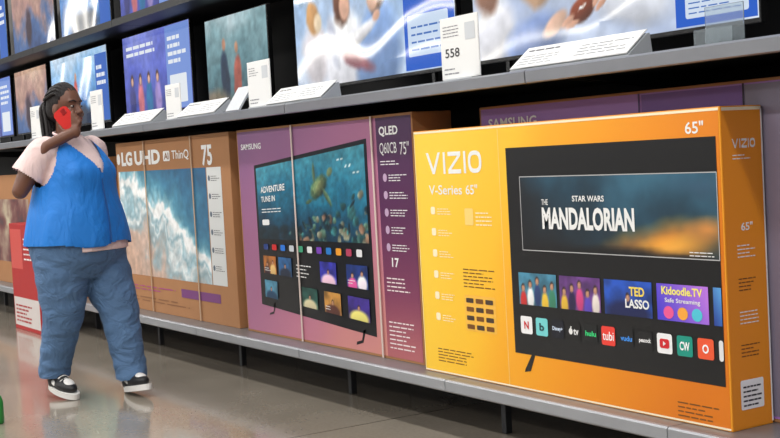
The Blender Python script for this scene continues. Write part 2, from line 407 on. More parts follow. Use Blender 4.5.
a.paint(.010,.47,.990,.985,reef(),PRINT,3)
a.text('ADVENTURE',.05,.80,.29,.845,WHITE,5,.02); a.text('TUNE IN',.05,.735,.19,.775,WHITE,5,.02); a.bars(.05,.66,.25,.70,2,WHITE,5,.3); a.rrect(.05,.57,.12,.61,.01,WHITE,5)
for k in range(11):
    c=((30,60,130),(210,40,40),(40,120,220),(200,205,210),(60,160,120),(230,230,230),(120,60,180),(30,120,200),(240,160,40),(180,60,90),(230,230,230))[k]
    a.rrect(.05+k*.084,.395,.095+k*.084,.435,.008,M(c,.45),6)
tl=[((200,120,50),[(60,30,40),(230,190,120)]),((50,110,170),[(30,40,60)]),((40,44,70),[(190,60,60),(200,200,210)]),((60,60,190),[(240,200,220)]),((30,60,140),[(230,90,160),(250,240,250)]),
((90,160,190),[(20,60,90)]),((150,60,60),[(30,20,30)]),((40,90,80),[(210,200,160)]),((210,150,70),[(90,50,40)]),((70,50,150),[(230,220,120)])]
for r,z in enumerate((.225,.05)):
    xs=(.04,.19,.34,.575,.80) if r==0 else (.04,.19,.40,.60,.80)
    for k,x in enumerate(xs):
        bg,cs=tl[k+5*r]; wv=(.125,.125,.14,.14,.17)[k]
        if (r,k) in((0,2),(1,1)): continue
        a.paint(x,z,x+wv,z+.125,people_pic(.15,.11,bg,cs,k+5*r+2),PRINT,6)
        if (k+r)%2==0: a.bars(x+.01,z+.02,x+.07,z+.05,2,WHITE,7,.3)
a.bars(.36,.235,.50,.33,4,WHITE,6,.25)
a.xf=None
a.poly([(.33,.17),(.35,.17),(.32,.115),(.27,.105),(.275,.115),(.315,.125)],BLACK,2)
a.poly([(1.20,.11),(1.22,.11),(1.19,.05),(1.13,.035),(1.135,.05),(1.18,.06)],BLACK,2)
a.build('printed_front',e)
for sx in(.62,1.36):
    box('strap',sx,-.0105,.002,sx+.012,-.0075,1.058,M((214,196,186),.5),e,.0005)
s=Art(); s.rect(.005,.005,.195,1.055,KRAFT,1); s.bars(.05,.1,.15,.2,4,INK,2,.3); s.build('printed_side',e,(w,0,0),math.pi/2)

# ---- brown carton with aerial sea picture
e,w=carton(-7.82,-6.10,2.86,.20,1.06,KRAFT,'brown cardboard television box with aerial sea foam picture and white lettering')
p=Pic(1.33,.655,.008,21); wx=fbm(p.X,p.Z,4,4,31)-.5; wz=fbm(p.X,p.Z,7,4,32)-.5
d=(p.Z/.655-.98+.95*p.X/1.33)+.55*wx+.25*wz; n=fbm(p.X+.3*wx,p.Z+.3*wz,9,5,33)
f=d*.9+.28*(n-.5)
p.ramp(f,[(-.55,(196,164,144)),(-.36,(206,182,168)),(-.24,(150,176,184)),(-.16,(226,232,232)),(-.10,(140,178,190)),(-.03,(240,243,242)),(.05,(246,247,246)),(.09,(150,196,208)),(.20,(78,142,168)),(.40,(52,112,146)),(.7,(38,92,130))])
p.grain(26,.35)
a=Art(); a.paint(.03,.22,1.40,.875,p,PRINT,1); a.rect(1.41,.22,1.60,.875,M((214,216,214),.5),1)
a.ell(.045,.955,.030,.036,WHITE,2)
a.text('LG',.10,.910,.29,1.000,WHITE,2,.05); a.text('UHD',.33,.910,.75,1.000,WHITE,2,.045)
a.rrect(.80,.925,.90,.985,.01,WHITE,2); a.text('AI',.815,.935,.885,.975,KRAFTD,3,.02)
a.text('ThinQ',.93,.925,1.18,.985,WHITE,2,.01); a.text('75',1.36,.885,1.50,1.0,WHITE,2,.03)
for k in range(6): a.ell(1.44,.815-k*.10,.014,.016,M((90,104,118),.5),2); a.bars(1.465,.80-k*.10,1.58,.835-k*.10,3,M((90,90,94),.5),2,.3)
a.bars(.1,.13,.9,.17,2,M((170,60,130),.5),2,.3); a.bars(.1,.06,1.3,.10,2,KRAFTD,2,.3)
a.rect(.95,.12,1.5,.17,M((120,60,120),.5),2)
a.build('printed_front',e)
for sx in(.50,1.22): box('strap',sx,-.0105,.002,sx+.012,-.0075,1.058,M((190,160,130),.5),e,.0005)

# ---- violet cartons behind the orange one
for k,x0 in enumerate((-4.04,-2.33)):
    e,w=carton(x0,x0+1.69,3.0,.20,1.055,KRAFT,'violet television box standing behind the orange box' if k==0 else 'violet television box at the shelf end')
    a=Art(); a.paint(.012,.012,w-.012,1.045,gradpic(w,1.03,[(0,(150,104,190)),(1,(180,134,206))],.8,.2,.06,.1),PRINT,1)
    a.paint(.92,.2,1.36,1.04,gradpic(.36,.8,[(0,(112,76,156)),(1,(130,88,170))],.3,.3,.08,.1),PRINT,2)
    a.paint(1.37,.02,w-.02,1.04,gradpic(.3,1.0,[(0,(120,116,136)),(1,(150,142,166))],.5,.5,.08,.1),PRINT,2)
    a.rect(1.362,.012,1.370,1.045,M((50,36,66),.5),3); a.rect(.905,.012,.912,1.045,M((90,64,120),.5),3)
    a.text('SAMSUNG',.06,.965,.36,1.005,WHITE,3,.02)
    a.rect(.15,.12,.85,.80,BLACK,2)
    a.build('printed_front',e)
# ---- cartons farther down the shelf
for k,(x0,x1,h,lab) in enumerate(((-9.62,-7.95,.98,'brown television box with teal landscape picture'),(-11.4,-9.75,.9,'brown television box with a dark red picture'))):
    e,w=carton(x0,x1,2.86,.2,h,KRAFT,lab)
    p=Pic(w-.18,h-.38,.012,40+k); p.ramp(fbm(p.X,p.Z,5,5,50+k),[(.2,(30,60,70)),(.5,(90,150,150) if k==0 else (110,60,60)),(.8,(200,190,160))])
    a=Art(); a.paint(.08,.18,w-.1,h-.2,p,PRINT,1); a.bars(.1,h-.14,.6,h-.08,1,WHITE,2); a.build('printed_front',e)
e,w=carton(-9.36,-8.70,2.56,.14,.78,M((176,32,32),.5,kind='card'),'red and white box standing on the floor against the shelf',z=0)
a=Art(); a.rect(.02,.03,w-.02,.24,M((214,206,202),.5),1); a.rect(.02,.45,.30,.74,M((206,80,72),.5),1)
a.bars(.06,.06,.45,.20,5,M((170,40,40),.5),2); a.bars(.34,.52,.6,.70,5,WHITE,2,.3); a.build('printed_front',e)

# ---------------------------------------------------------------- display televisions
BEZ=M((12,12,13),.25,coat=.3)
DISP=VC(.98)
def tv(x0,x1,zb,zt,y,shelf,label,artfn,group='display televisions on the upper shelf',seed=1):
    xc=(x0+x1)/2; e=thing('television',(xc,y,shelf),label,'television',group)
    w=x1-x0; h=zt-zb; b=zb-shelf
    bm=bmesh.new(); bm_box(bm,-w/2,0,b,w/2,.028,b+h,.004); bm_box(bm,-w*.36,.026,b+h*.08,w*.36,.07,b+h*.62,.015)
    meshobj('housing',bm,BEZ,e)
    a=Art(); p=Pic(w-.016,h-.026,.0095,seed)
    artfn(a,p,w,h); a.paint(.008,.018,w-.008,h-.008,p,DISP,1)
    a.build('screen',e,(-w/2,0,b))
    for s_ in(-1,1):
        bm=bmesh.new(); cx=s_*w*.36
        bm_box(bm,cx-.012,.006,.012,cx+.012,.024,b+.01,.002); bm_box(bm,cx-.014,-.09,0,cx+.014,.11,.012,.004)
        meshobj('stand_leg',bm,BEZ,e)
    return e
SW=SC((232,238,244)); SBL=SC((24,92,204)); SINK=SC((60,110,190))
def art_family(a,p,w,h):
    n=fbm(p.X,p.Z,4,4,5); p.ramp(p.Z/h*.5+n*.6,[(0,(214,220,232)),(.4,(190,208,232)),(.7,(150,184,224)),(1,(110,160,214))])
    for k in range(7): p.blob(.1+.16*k,.62+.05*(k%3),.10,.22,(96,116,120),.9,0,.9,14)
    p.blob(.22,.16,.17,.20,(206,200,204),.35,.2,.3,10); p.blob(.20,.36,.075,.10,(200,150,96),.3,.3,.4); p.blob(.25,.33,.05,.06,(236,214,180),.4)
    p.blob(.52,.12,.24,.28,(232,232,238),.3,.1,.25,8,.25); p.blob(.50,.40,.10,.13,(104,64,44),.3,.2,.4,14,.4); p.blob(.53,.38,.06,.085,(222,174,148),.3)
    p.blob(.83,.10,.23,.30,(120,148,192),.3,-.2,.25,8,.3); p.blob(.84,.42,.10,.12,(140,96,62),.3,-.2,.4,14,.4); p.blob(.80,.39,.06,.08,(226,180,152),.3)
    p.blob(.66,.22,.22,.045,(240,238,240),.4,.35,.2,12,.3); p.blob(.83,.30,.045,.03,(222,174,148),.4,.4)
    p.blob(.62,.10,.20,.05,(150,90,100),.5,-.3,.4,16); p.blob(.40,.22,.06,.16,(176,182,200),.5,.3,.3)
    p.grain(18,.25)
    a.rect(w*.72,.024,w-.012,h-.012,SBL,2)
    a.bars(w*.75,h*.62,w*.95,h*.85,4,SW,3,.5); a.rrect(w*.74,h*.10,w*.96,h*.32,.01,SC((206,224,246)),3); a.bars(w*.76,h*.13,w*.94,h*.29,4,SINK,4,.25)
    for k in range(6): a.ell(w*.85+.03*math.cos(k*1.047),h*.46+.03*math.sin(k*1.047),.015,.006,SC((250,190,50)),3,k*1.047)
def art_football(a,p,w,h):
    n=fbm(p.X,p.Z,4,4,15); p.ramp(p.X/w*.35+n*.5,[(0,(200,206,224)),(.4,(176,190,218)),(.7,(210,220,236)),(1,(236,240,246))])
    p.blob(.14,.10,.2,.2,(226,226,232),.4,.2,.3,8,.3); p.blob(.10,.28,.10,.12,(150,110,90),.4,0,.4)
    p.blob(.40,.05,.24,.12,(120,140,184),.4,.3,.3,8,.3); p.blob(.44,.26,.12,.10,(196,160,130),.4,.2,.5)
    p.blob(.98,.14,.26,.11,(226,230,240),.4,-.2,.3,8,.3); p.blob(.54,.10,.10,.04,(220,180,156),.3,.5,.2)
    p.blob(.70,.135,.085,.052,(122,62,40),.2,.35,.08,10,.4); p.blob(.70,.145,.03,.006,(240,236,230),.3,.35)
    p.blob(.615,.10,.05,.018,(214,164,138),.3,.5); p.blob(.64,.085,.05,.014,(206,156,130),.3,.3); p.blob(.79,.17,.045,.018,(214,164,138),.3,.9); p.blob(.81,.145,.045,.014,(206,156,130),.3,.6)
    p.grain(18,.2)
    a.rect(w*.76,.024,w-.012,h-.012,SBL,2)
    a.rrect(w*.79,.05,w*.97,.15,.01,SC((214,228,246)),3); a.bars(w*.80,.065,w*.95,.135,4,SINK,4,.25); a.bars(w*.79,.2,w*.95,.5,4,SW,3,.5)
def art_purple(a,p,w,h):
    n=fbm(p.X,p.Z,4,4,25); p.ramp(p.Z/h*.6+n*.5,[(0,(48,48,110)),(.5,(84,96,190)),(1,(150,160,226))])
    for k in range(4):
        cx=w*(.12+.13*k); p.blob(cx,h*.16,.07,.16,((60,60,120),(200,110,120),(40,110,160),(150,130,190))[k],.4,0,.3); p.blob(cx,h*.42,.035,.05,(70,46,40),.4); p.blob(cx,h*.40,.025,.035,(214,168,146),.4)
    p.grain(20,.3)
    a.rect(w*.66,.024,w-.012,h-.012,SC((120,150,220)),2); a.bars(w*.69,h*.55,w*.95,h*.9,4,SW,3,.5); a.rrect(w*.70,h*.1,w*.93,h*.42,.01,SW,3)
    a.bars(w*.06,h*.74,w*.5,h*.9,2,SW,3,.5)
def art_beach(a,p,w,h):
    n=fbm(p.X,p.Z,6,5,35); p.ramp(p.Z/h*.7+n*.4,[(0,(44,60,66)),(.4,(84,120,128)),(.7,(126,160,166)),(1,(190,206,210))])
    p.blob(w*.30,h*.25,.07,.19,(36,50,70),.3,.1,.3); p.blob(w*.30,h*.64,.03,.045,(180,130,104),.4)
    p.blob(w*.50,h*.22,.06,.17,(160,84,70),.3,-.1,.3); p.blob(w*.50,h*.58,.028,.042,(190,140,110),.4)
    p.blob(w*.1,0,.3,.1,(120,110,90),.5,0,.4); p.grain(24,.4)
    a.rrect(w*.80,.05,w*.95,h*.4,.006,SC((190,200,210)),3); a.bars(w*.815,h*.12,w*.935,h*.37,4,SC((50,60,80)),4,.5)
def art_sky(a,p,w,h):
    n=fbm(p.X,p.Z,5,5,45); p.ramp(p.Z/h*.7+n*.4,[(0,(26,60,110)),(.4,(60,120,186)),(.7,(130,180,224)),(1,(220,230,240))])
    p.blob(w*.5,h*.08,w*.35,h*.2,(36,50,70),.4,0,.4); p.blob(w*.45,h*.42,.05,.13,(190,70,60),.4,.1,.3); p.blob(w*.45,h*.64,.03,.04,(200,150,120),.4); p.blob(w*.7,h*.3,.12,.06,(230,236,240),.5,.2,.5)
    p.grain(20,.3); a.rect(w*.80,.024,w-.012,h*.9,SC((40,96,190)),2); a.bars(w*.82,h*.5,w*.96,h*.8,3,SW,3,.5)
def art_orange(a,p,w,h):
    n=fbm(p.X,p.Z,5,5,55); p.ramp(p.Z/h*.6+n*.5,[(0,(30,40,80)),(.4,(70,100,150)),(.6,(170,130,120)),(1,(220,190,160))]); p.blob(w*.4,h*.3,.1,.2,(60,40,50),.4,0,.4); p.grain(20,.3)
tv(-4.39,-2.81,1.49,2.39,3.25,UP,'large display television showing hands holding a football',art_football)
tv(-6.01,-4.51,1.49,2.35,3.25,UP,'large display television showing people hugging beside a blue panel',art_family)
tv(-7.18,-6.33,1.49,2.02,3.25,UP,'small display television showing two people by grey water',art_beach)
tv(-8.61,-7.41,1.49,2.07,3.25,UP,'display television with violet picture of people and side panel',art_purple)
tv(-10.30,-8.94,1.49,2.07,3.25,UP,'wide display television showing a blue water scene',art_sky)
tv(-11.36,-10.42,1.49,2.06,3.25,UP,'display television showing an orange and blue picture',art_orange)
tv(-12.6,-11.5,1.49,2.05,3.25,UP,'display television showing a violet picture of people',art_purple)
for x0,x1,f in((-12.7,-11.5,art_sky),(-11.3,-10.1,art_orange),(-9.95,-8.8,art_sky),(-8.6,-7.5,art_purple)):
    tv(x0,x1,LED+.05,LED+.72,3.25,LED-.005,'display television on the black top shelf',f,'display televisions on the top shelf')

# ---------------------------------------------------------------- price signs and cards
LGR=M((140,140,146),.5)
def upright(x,y,w_,h_,txt,label='white upright price sign with printed lines, standing on the shelf edge'):
    e=thing('price_sign',(x,y,UP),label,'sign','upright price signs')
    box('sign_board',-w_/2,0,.012,w_/2,.004,h_,WHITE,e,.001)
    box('sign_foot',-w_/2+.03,-.02,0,w_/2-.03,.03,.012,M((210,214,216),.2),e,.001)
    a=Art(); a.rect(.004,.016,w_-.004,h_-.004,WHITE,1)
    if txt: a.text(txt,w_*.12,h_*.38,w_*.50,h_*.52,INK,2,.01)
    a.bars(w_*.08,h_*.70,w_*.5,h_*.90,4,LGR,2,.3); a.bars(w_*.08,h_*.12,w_*.5,h_*.26,2,LGR,2,.3)
    a.rrect(w_*.66,h_*.62,w_*.92,h_*.88,.004,M((206,210,214),.5),2)
    a.build('printed_face',e,(-w_/2,0,0))
upright(-3.93,2.84,.25,.25,'558'); upright(-5.66,2.84,.25,.24,None); upright(-6.77,2.84,.22,.21,None); upright(-8.07,2.84,.24,.27,None); upright(-9.45,2.84,.24,.25,None); upright(-10.6,2.84,.24,.25,None)
def card(x0,x1,y=2.785,label='long white product card in a sloped holder on the shelf edge'):
    e=thing('product_card',(x0,y,UP),label,'sign','sloped product cards'); w_=x1-x0
    prism('card_holder',[(0,0),(.11,0),(.10,.075),(.092,.075),(.006,.008)],0,w_,M((190,194,198),.25),e)
    bm=bmesh.new(); bm_box(bm,.004,-.001,.004,w_-.004,.0012,.125,0)
    o=meshobj('card',bm,WHITE,e,(0,-.003,.008)); o.rotation_euler=(-math.radians(51),0,0)
    a=Art(); a.rect(.006,.006,w_-.006,.123,WHITE,1); a.bars(.03,.096,w_*.4,.110,1,M((90,90,96),.5),2,.5); a.bars(.03,.02,w_*.45,.08,4,LGR,2,.22); a.rect(w_*.5,.02,w_*.502,.11,LGR,2); a.bars(w_*.54,.03,w_*.95,.10,4,LGR,2,.22)
    p=a.build('printed_face',e,(0,-.004,.009)); p.rotation_euler=(-math.radians(51),0,0)
card(-3.56,-2.95); card(-5.50,-4.94); card(-6.62,-6.1); card(-7.66,-7.0); card(-9.2,-8.6)
e=thing('sign_holder',(-2.68,2.80,UP),'empty clear acrylic sign holder standing on the shelf edge','sign holder')
CL=M((225,235,240),.05,trans=.85)
box('acrylic_back',0,.05,.0,.15,.054,.12,CL,e,.001); box('acrylic_front',0,0,.0,.15,.004,.05,CL,e,.001); box('acrylic_base',0,0,0,.15,.054,.004,CL,e,.001)
e=thing('sign_holder',(-6.0,2.80,UP),'tilted tablet-style sign stand on the shelf edge','sign holder')
prism('sign_plate',[(0,0),(.012,0),(.10,.13),(.088,.13)],0,.16,M((200,204,208),.4),e)
box('base_plate',0,-.01,0,.16,.11,.006,DARK,e,.001)
e=thing('bottle',(-5.775,1.465,0),'small green plastic bottle standing on the concrete floor','bottle')
GRN=M((40,140,60),.35)
def lathe(name,prof,mat,parent,n=20):
    bm=bmesh.new(); rings=[[bm.verts.new((r*math.cos(2*math.pi*k/n),r*math.sin(2*math.pi*k/n),z)) for k in range(n)] for r,z in prof]
    for a_,b_ in zip(rings,rings[1:]):
        for k in range(n): bm.faces.new((a_[k],a_[(k+1)%n],b_[(k+1)%n],b_[k]))
    bm.faces.new(rings[0][::-1]); bm.faces.new(rings[-1]); return meshobj(name,bm,mat,parent,smooth=True)
lathe('bottle_body',[(.028,0),(.032,.008),(.032,.10),(.024,.125),(.012,.14),(.012,.15)],GRN,e); lathe('bottle_cap',[(.014,.15),(.014,.168),(.012,.17)],WHITE,e)

# ---------------------------------------------------------------- person
PX,PY=-6.21,2.006; PROT=math.radians(25)
person=thing('person',(PX,PY,0),'walking person in blue vest and jeans holding a red phone','person')
person.rotation_euler=(0,0,PROT)
def catmull(rows,sub):
    n=len(rows)
    if n<3: return rows
    out=[]
    for i in range(n-1):
        p0=rows[max(i-1,0)]; p1=rows[i]; p2=rows[i+1]; p3=rows[min(i+2,n-1)]
        for s_ in range(sub):
            t=s_/sub
            out.append(tuple(.5*(2*b+(c-a)*t+(2*a-5*b+4*c-d)*t*t+(-a+3*b-3*c+d)*t**3) for a,b,c,d in zip(p0,p1,p2,p3)))
    out.append(rows[-1]); return out
def ring_tube(bm,pts,n=18,sub=4,fold=0):
    rows=catmull([tuple(p)+(r,) for p,r in pts],sub)
    P=[Vector(q[:3]) for q in rows]; R=[q[3] for q in rows]
    rings=[]
    d0=(P[1]-P[0]).normalized(); d1=(P[-1]-P[-2]).normalized()
    seq=[]
    for k in(75,50,25): a=math.radians(k); seq.append((P[0]-d0*R[0]*math.sin(a),R[0]*math.cos(a),d0))
    for i in range(len(P)):
        if i==0: d=d0
        elif i==len(P)-1: d=d1
        else: d=((P[i]-P[i-1]).normalized()+(P[i+1]-P[i]).normalized()).normalized()
        seq.append((P[i],R[i],d))
    for k in(25,50,75): a=math.radians(k); seq.append((P[-1]+d1*R[-1]*math.sin(a),R[-1]*math.cos(a),d1))
    ref=Vector((0,1,0)) if abs(d0.y)<.8 else Vector((1,0,0))
    for c,r,d in seq:
        u=d.cross(ref).normalized(); v=d.cross(u).normalized(); rg=[]
        for k in range(n):
            t=2*math.pi*k/n; q=r*(1+fold*(math.sin(2*t+c.z*70)*.6+math.sin(5*t-c.z*45)*.4)) if fold else r
            rg.append(bm.verts.new(c+u*q*math.cos(t)+v*q*math.sin(t)))
        rings.append(rg)
    cap0=bm.verts.new(P[0]-d0*R[0]); cap1=bm.verts.new(P[-1]+d1*R[-1])
    fs=[]
    for a,b in zip(rings,rings[1:]):
        for k in range(n): fs.append(bm.faces.new((a[k],a[(k+1)%n],b[(k+1)%n],b[k])))
    for k in range(n):
        fs.append(bm.faces.new((cap0,rings[0][(k+1)%n],rings[0][k]))); fs.append(bm.faces.new((cap1,rings[-1][k],rings[-1][(k+1)%n])))
    bmesh.ops.recalc_face_normals(bm,faces=fs)
def ell3(bm,c,r,rotz=0,roty=0):
    res=bmesh.ops.create_uvsphere(bm,u_segments=24,v_segments=16,radius=1)
    m=Matrix.Translation(Vector(c))@Matrix.Rotation(rotz,4,'Z')@Matrix.Rotation(roty,4,'Y')@Matrix.Diagonal((r[0],r[1],r[2],1))
    bmesh.ops.transform(bm,matrix=m,verts=res['verts'])
def loft(bm,secs,n=40,p=2.2,fold=0,seed=0):
    secs=catmull([tuple(q) for q in secs],5)
    rings=[]; z0=secs[0][2]; z1=secs[-1][2]
    for f,l,z,rf,rl in secs:
        rg=[]; u=(z1-z)/(z1-z0)
        for k in range(n):
            t=2*math.pi*k/n; c,s=math.cos(t),math.sin(t)
            w_=1+fold*u*u*(math.sin(7*t+seed+3*z)*.6+math.sin(11*t+1.7*seed-5*z)*.4)
            rg.append(bm.verts.new((f+w_*rf*math.copysign(abs(c)**(2/p),c),l+w_*rl*math.copysign(abs(s)**(2/p),s),z)))
        rings.append(rg)
    fs=[bm.faces.new(rings[0]),bm.faces.new(rings[-1])]
    for a,b in zip(rings,rings[1:]):
        for k in range(n): fs.append(bm.faces.new((a[k],a[(k+1)%n],b[(k+1)%n],b[k])))
    bmesh.ops.recalc_face_normals(bm,faces=fs)
def remesh(name,bm,mat,vox,parent,smooth=3,cut=None):
    o=meshobj(name+'_raw',bm,mat)
    r=o.modifiers.new('r','REMESH'); r.mode='VOXEL'; r.voxel_size=vox
    s=o.modifiers.new('s','SMOOTH'); s.iterations=smooth; s.factor=.5
    bpy.context.view_layer.update()
    me=bpy.data.meshes.new_from_object(o.evaluated_get(bpy.context.evaluated_depsgraph_get()))
    bpy.data.objects.remove(o)
    if cut:
        b2=bmesh.new(); b2.from_mesh(me)
        bmesh.ops.delete(b2,geom=[v for v in b2.verts if cut(v.co)],context='VERTS'); b2.to_mesh(me); b2.free()
    me.name=name
    for p in me.polygons: p.use_smooth=True
    q=bpy.data.objects.new(name,me); link(q); q.parent=parent
    if not me.materials: me.materials.append(mat)
    return q
SKIN=M((112,72,54),.5,kind='skin'); HAIR=M((24,18,18),.6,kind='hair')
DEN=M((84,116,154),.8,kind='denim'); VEST=M((24,124,214),.65,kind='fabric'); TEE=M((238,210,206),.8,kind='fabric')
HC=Vector((.03,0,1.448)); YAW=math.radians(3)
def hp(f,l,z):
    c,s=math.cos(YAW),math.sin(YAW); return Vector((HC.x+f*c-l*s,HC.y+f*s+l*c,HC.z+z))
RS=(.02,-.160,1.235); RE=(-.050,-.262,1.050); RW=(.072,-.185,1.262)
LS=(.03,.160,1.235); LE=(-.07,.245,1.03); LW=(-.02,.28,.83)
bm=bmesh.new()
loft(bm,[(.05,0,.66,.14,.19),(.05,0,.80,.17,.22),(.05,0,.95,.16,.20),(.06,0,1.12,.15,.16),(.035,0,1.22,.11,.15),(.025,0,1.28,.075,.11),(.02,0,1.305,.06,.07)])
ring_tube(bm,[((.02,0,1.27),.060),((.022,0,1.34),.053),((.025,0,1.42),.052)])
LEGS={'l':[(.07,.11,.72),(.195,.105,.43),(.27,.09,.11),(.275,.09,.06)],'r':[(.04,-.11,.72),(.020,-.105,.42),(-.085,-.09,.14),(-.075,-.09,.085)]}
for k,g in LEGS.items(): ring_tube(bm,[(g[0],.11),(g[1],.065),(g[2],.045),(g[3],.04)])
ring_tube(bm,[(RS,.058),((-.020,-.215,1.145),.054),(RE,.040)]); ring_tube(bm,[(RE,.039),((.008,-.226,1.155),.038),(RW,.026)])
ring_tube(bm,[(LS,.058),((-.02,.205,1.14),.054),(LE,.042)]); ring_tube(bm,[(LE,.041),((-.04,.265,.93),.039),(LW,.027)])
ell3(bm,hp(-.012,0,.032),(.090,.072,.090),YAW)
ell3(bm,hp(.022,0,-.030),(.064,.058,.070),YAW); ell3(bm,hp(.040,0,-.075),(.042,.042,.036),YAW); ell3(bm,hp(.058,0,-.094),(.022,.026,.018),YAW)
ell3(bm,hp(.048,-.032,-.028),(.030,.024,.028),YAW); ell3(bm,hp(.048,.032,-.028),(.030,.024,.028),YAW)
ell3(bm,hp(.062,0,-.058),(.026,.030,.020),YAW)
ring_tube(bm,[(hp(.076,0,.012),.008),(hp(.094,0,-.020),.012)],10); ell3(bm,hp(.086,.013,-.025),(.011,.010,.009),YAW); ell3(bm,hp(.086,-.013,-.025),(.011,.010,.009),YAW)
ell3(bm,hp(.062,0,.036),(.018,.048,.012),YAW)
for s in(-1,1): ell3(bm,hp(-.008,s*.072,-.008),(.018,.009,.030),YAW)
nrm=(hp(.42,-1,0)-hp(0,0,0)).normalized(); fwd=(hp(1,0,0)-hp(0,0,0)); upv=Vector((0,0,1))
cr0=upv.cross(nrm).normalized()
if cr0.dot(fwd)<0: cr0=-cr0
ax=(upv*.80-cr0*.6).normalized(); cr=(cr0*.80+upv*.6).normalized()
PC=hp(.078,-.086,-.058)
low=PC-ax*.055
palm=low+nrm*.012-ax*.022
ring_tube(bm,[(RW,.026),((Vector(RW)+palm)/2,.028),(palm,.026)]); ell3(bm,palm+nrm*.004,(.030,.024,.034),YAW)
def finger(base,mid,tip,tip2,r): ring_tube(bm,[(base,r),(mid,r*.95),(tip,r*.85),(tip2,r*.75)],10,2)
for k in range(4):
    L=(1,1.08,1.03,.85)[k]
    b_=low+nrm*.016+cr*.014+ax*(-.018+.010*k)
    m_=PC+ax*(-.056+.019*k)+cr*.048+nrm*.015
    t_=PC+ax*(-.050+.019*k)+cr*.052-nrm*.003
    t2=PC+ax*(-.048+.019*k)+cr*.040-nrm*.012*L
    finger(b_,m_,t_,t2,.0088)
finger(low+nrm*.012-cr*.018,low+ax*.012-cr*.040+nrm*.012,low+ax*.034-cr*.048+nrm*.006,low+ax*.050-cr*.046+nrm*.002,.0105)
lw=Vector(LW); ring_tube(bm,[(lw,.027),(lw+Vector((.01,.006,-.05)),.030),(lw+Vector((.02,.008,-.085)),.026)])
for k in range(4):
    b_=lw+Vector((-.016+.018*k,.010,-.085)); L=(.85,1,1.05,.95)[k]
    finger(b_,b_+Vector((.008,0,-.035*L)),b_+Vector((.010,-.012,-.060*L)),b_+Vector((.008,-.026,-.075*L)),.0088)
finger(lw+Vector((.035,0,-.035)),lw+Vector((.055,-.008,-.06)),lw+Vector((.058,-.018,-.082)),lw+Vector((.055,-.026,-.095)),.0095)
remesh('body',bm,SKIN,.005,person,2)
for s in(-1,1):
    bm=bmesh.new(); ell3(bm,hp(.0695,s*.029,.008),(.007,.012,.0055),YAW); meshobj('eye',bm,M((176,166,158),.3),person,smooth=True)
    bm=bmesh.new(); ell3(bm,hp(.0755,s*.029,.008),(.003,.006,.005),YAW); meshobj('pupil',bm,M((20,14,12),.2),person,smooth=True)
    bm=bmesh.new(); ring_tube(bm,[(hp(.079,s*.014,.032),.003),(hp(.076,s*.03,.037),.0035),(hp(.064,s*.044,.032),.0025)],8); meshobj('eyebrow',bm,HAIR,person,smooth=True)
bm=bmesh.new(); ell3(bm,hp(.084,0,-.054),(.010,.022,.006),YAW); ell3(bm,hp(.082,0,-.063),(.010,.019,.0065),YAW); meshobj('lips',bm,M((130,66,62),.4),person,smooth=True)
bm=bmesh.new()
ell3(bm,hp(-.022,0,.042),(.090,.077,.088),YAW); ell3(bm,hp(-.055,0,.0),(.056,.070,.070),YAW)
def hcut(c):
    d=(c-HC).dot(fwd); z=c.z-HC.z
    return d>.058 or (d>.018 and z<.05+(d-.018)*.6)
remesh('hair',bm,HAIR,.005,person,2,cut=hcut)
bm=bmesh.new()
for k in range(11):
    t=(k-5)/5; l=.074*t
    ring_tube(bm,[(hp(.052-.034*t*t,l*.85,.090-.045*t*t),.006),(hp(.0,l*1.05,.128-.052*t*t),.0075),(hp(-.070,l*1.0,.112-.06*t*t),.0075),(hp(-.116,l*.35,.05),.008)],8,3)
ell3(bm,hp(-.116,0,.045),(.026,.030,.030),YAW)
for k in range(16):
    t=(k%8-3.5)/3.5; r_=k//8; l=.050*t
    ring_tube(bm,[(hp(-.114,l*.4,.045),.009),(hp(-.130+.02*r_,l*.9,.010),.009),(hp(-.120+.03*r_,l*1.1,-.06),.009),(hp(-.104+.03*r_,l*1.3,-.13-.012*(k%3)),.0085),(hp(-.092+.03*r_,l*1.5,-.185-.018*(k%4)),.006)],8,3)
meshobj('braids',bm,HAIR,person,smooth=True)
bm=bmesh.new()
loft(bm,[(.05,0,.735,.216,.262),(.05,0,.80,.210,.257),(.05,0,.90,.197,.238),(.05,0,1.02,.180,.204),(.06,0,1.14,.173,.175),(.038,0,1.225,.124,.156),(.028,0,1.275,.090,.112),(.022,0,1.315,.068,.074)],fold=.02,seed=2)
ring_tube(bm,[((.025,-.12,1.228),.078),(RS,.076),((-.004,-.196,1.182),.078),((-.020,-.219,1.140),.084),((-.026,-.228,1.124),.086)],22)
ring_tube(bm,[((.03,.12,1.228),.078),(LS,.074),((-.014,.20,1.15),.076),((-.03,.215,1.12),.078)],22)
def tcut(c):
    A=Vector((-.026,-.228,1.124)); d=(A-Vector(RS)).normalized()
    return (c-A).dot(d)>.010 and c.y<-.15
remesh('t_shirt',bm,TEE,.007,person,4,cut=tcut)
bm=bmesh.new()
pts=[]
for k in range(24):
    t=2*math.pi*k/24; pts.append((Vector((.022+.066*math.cos(t),.066*math.sin(t),1.318-.016*math.cos(t))),.007))
ring_tube(bm,pts+[pts[0]],8,1); meshobj('collar',bm,TEE,person,smooth=True)
bm=bmesh.new()
loft(bm,[(.05,0,.755,.226,.276),(.05,0,.80,.226,.275),(.05,0,.90,.212,.254),(.05,0,1.02,.192,.216),(.062,0,1.14,.184,.190),(.042,0,1.225,.138,.170),(.028,0,1.280,.100,.126),(.022,0,1.310,.08,.088)],fold=.034,seed=1)
ell3(bm,(.148,-.080,1.115),(.085,.086,.085)); ell3(bm,(.148,.080,1.115),(.085,.086,.085))
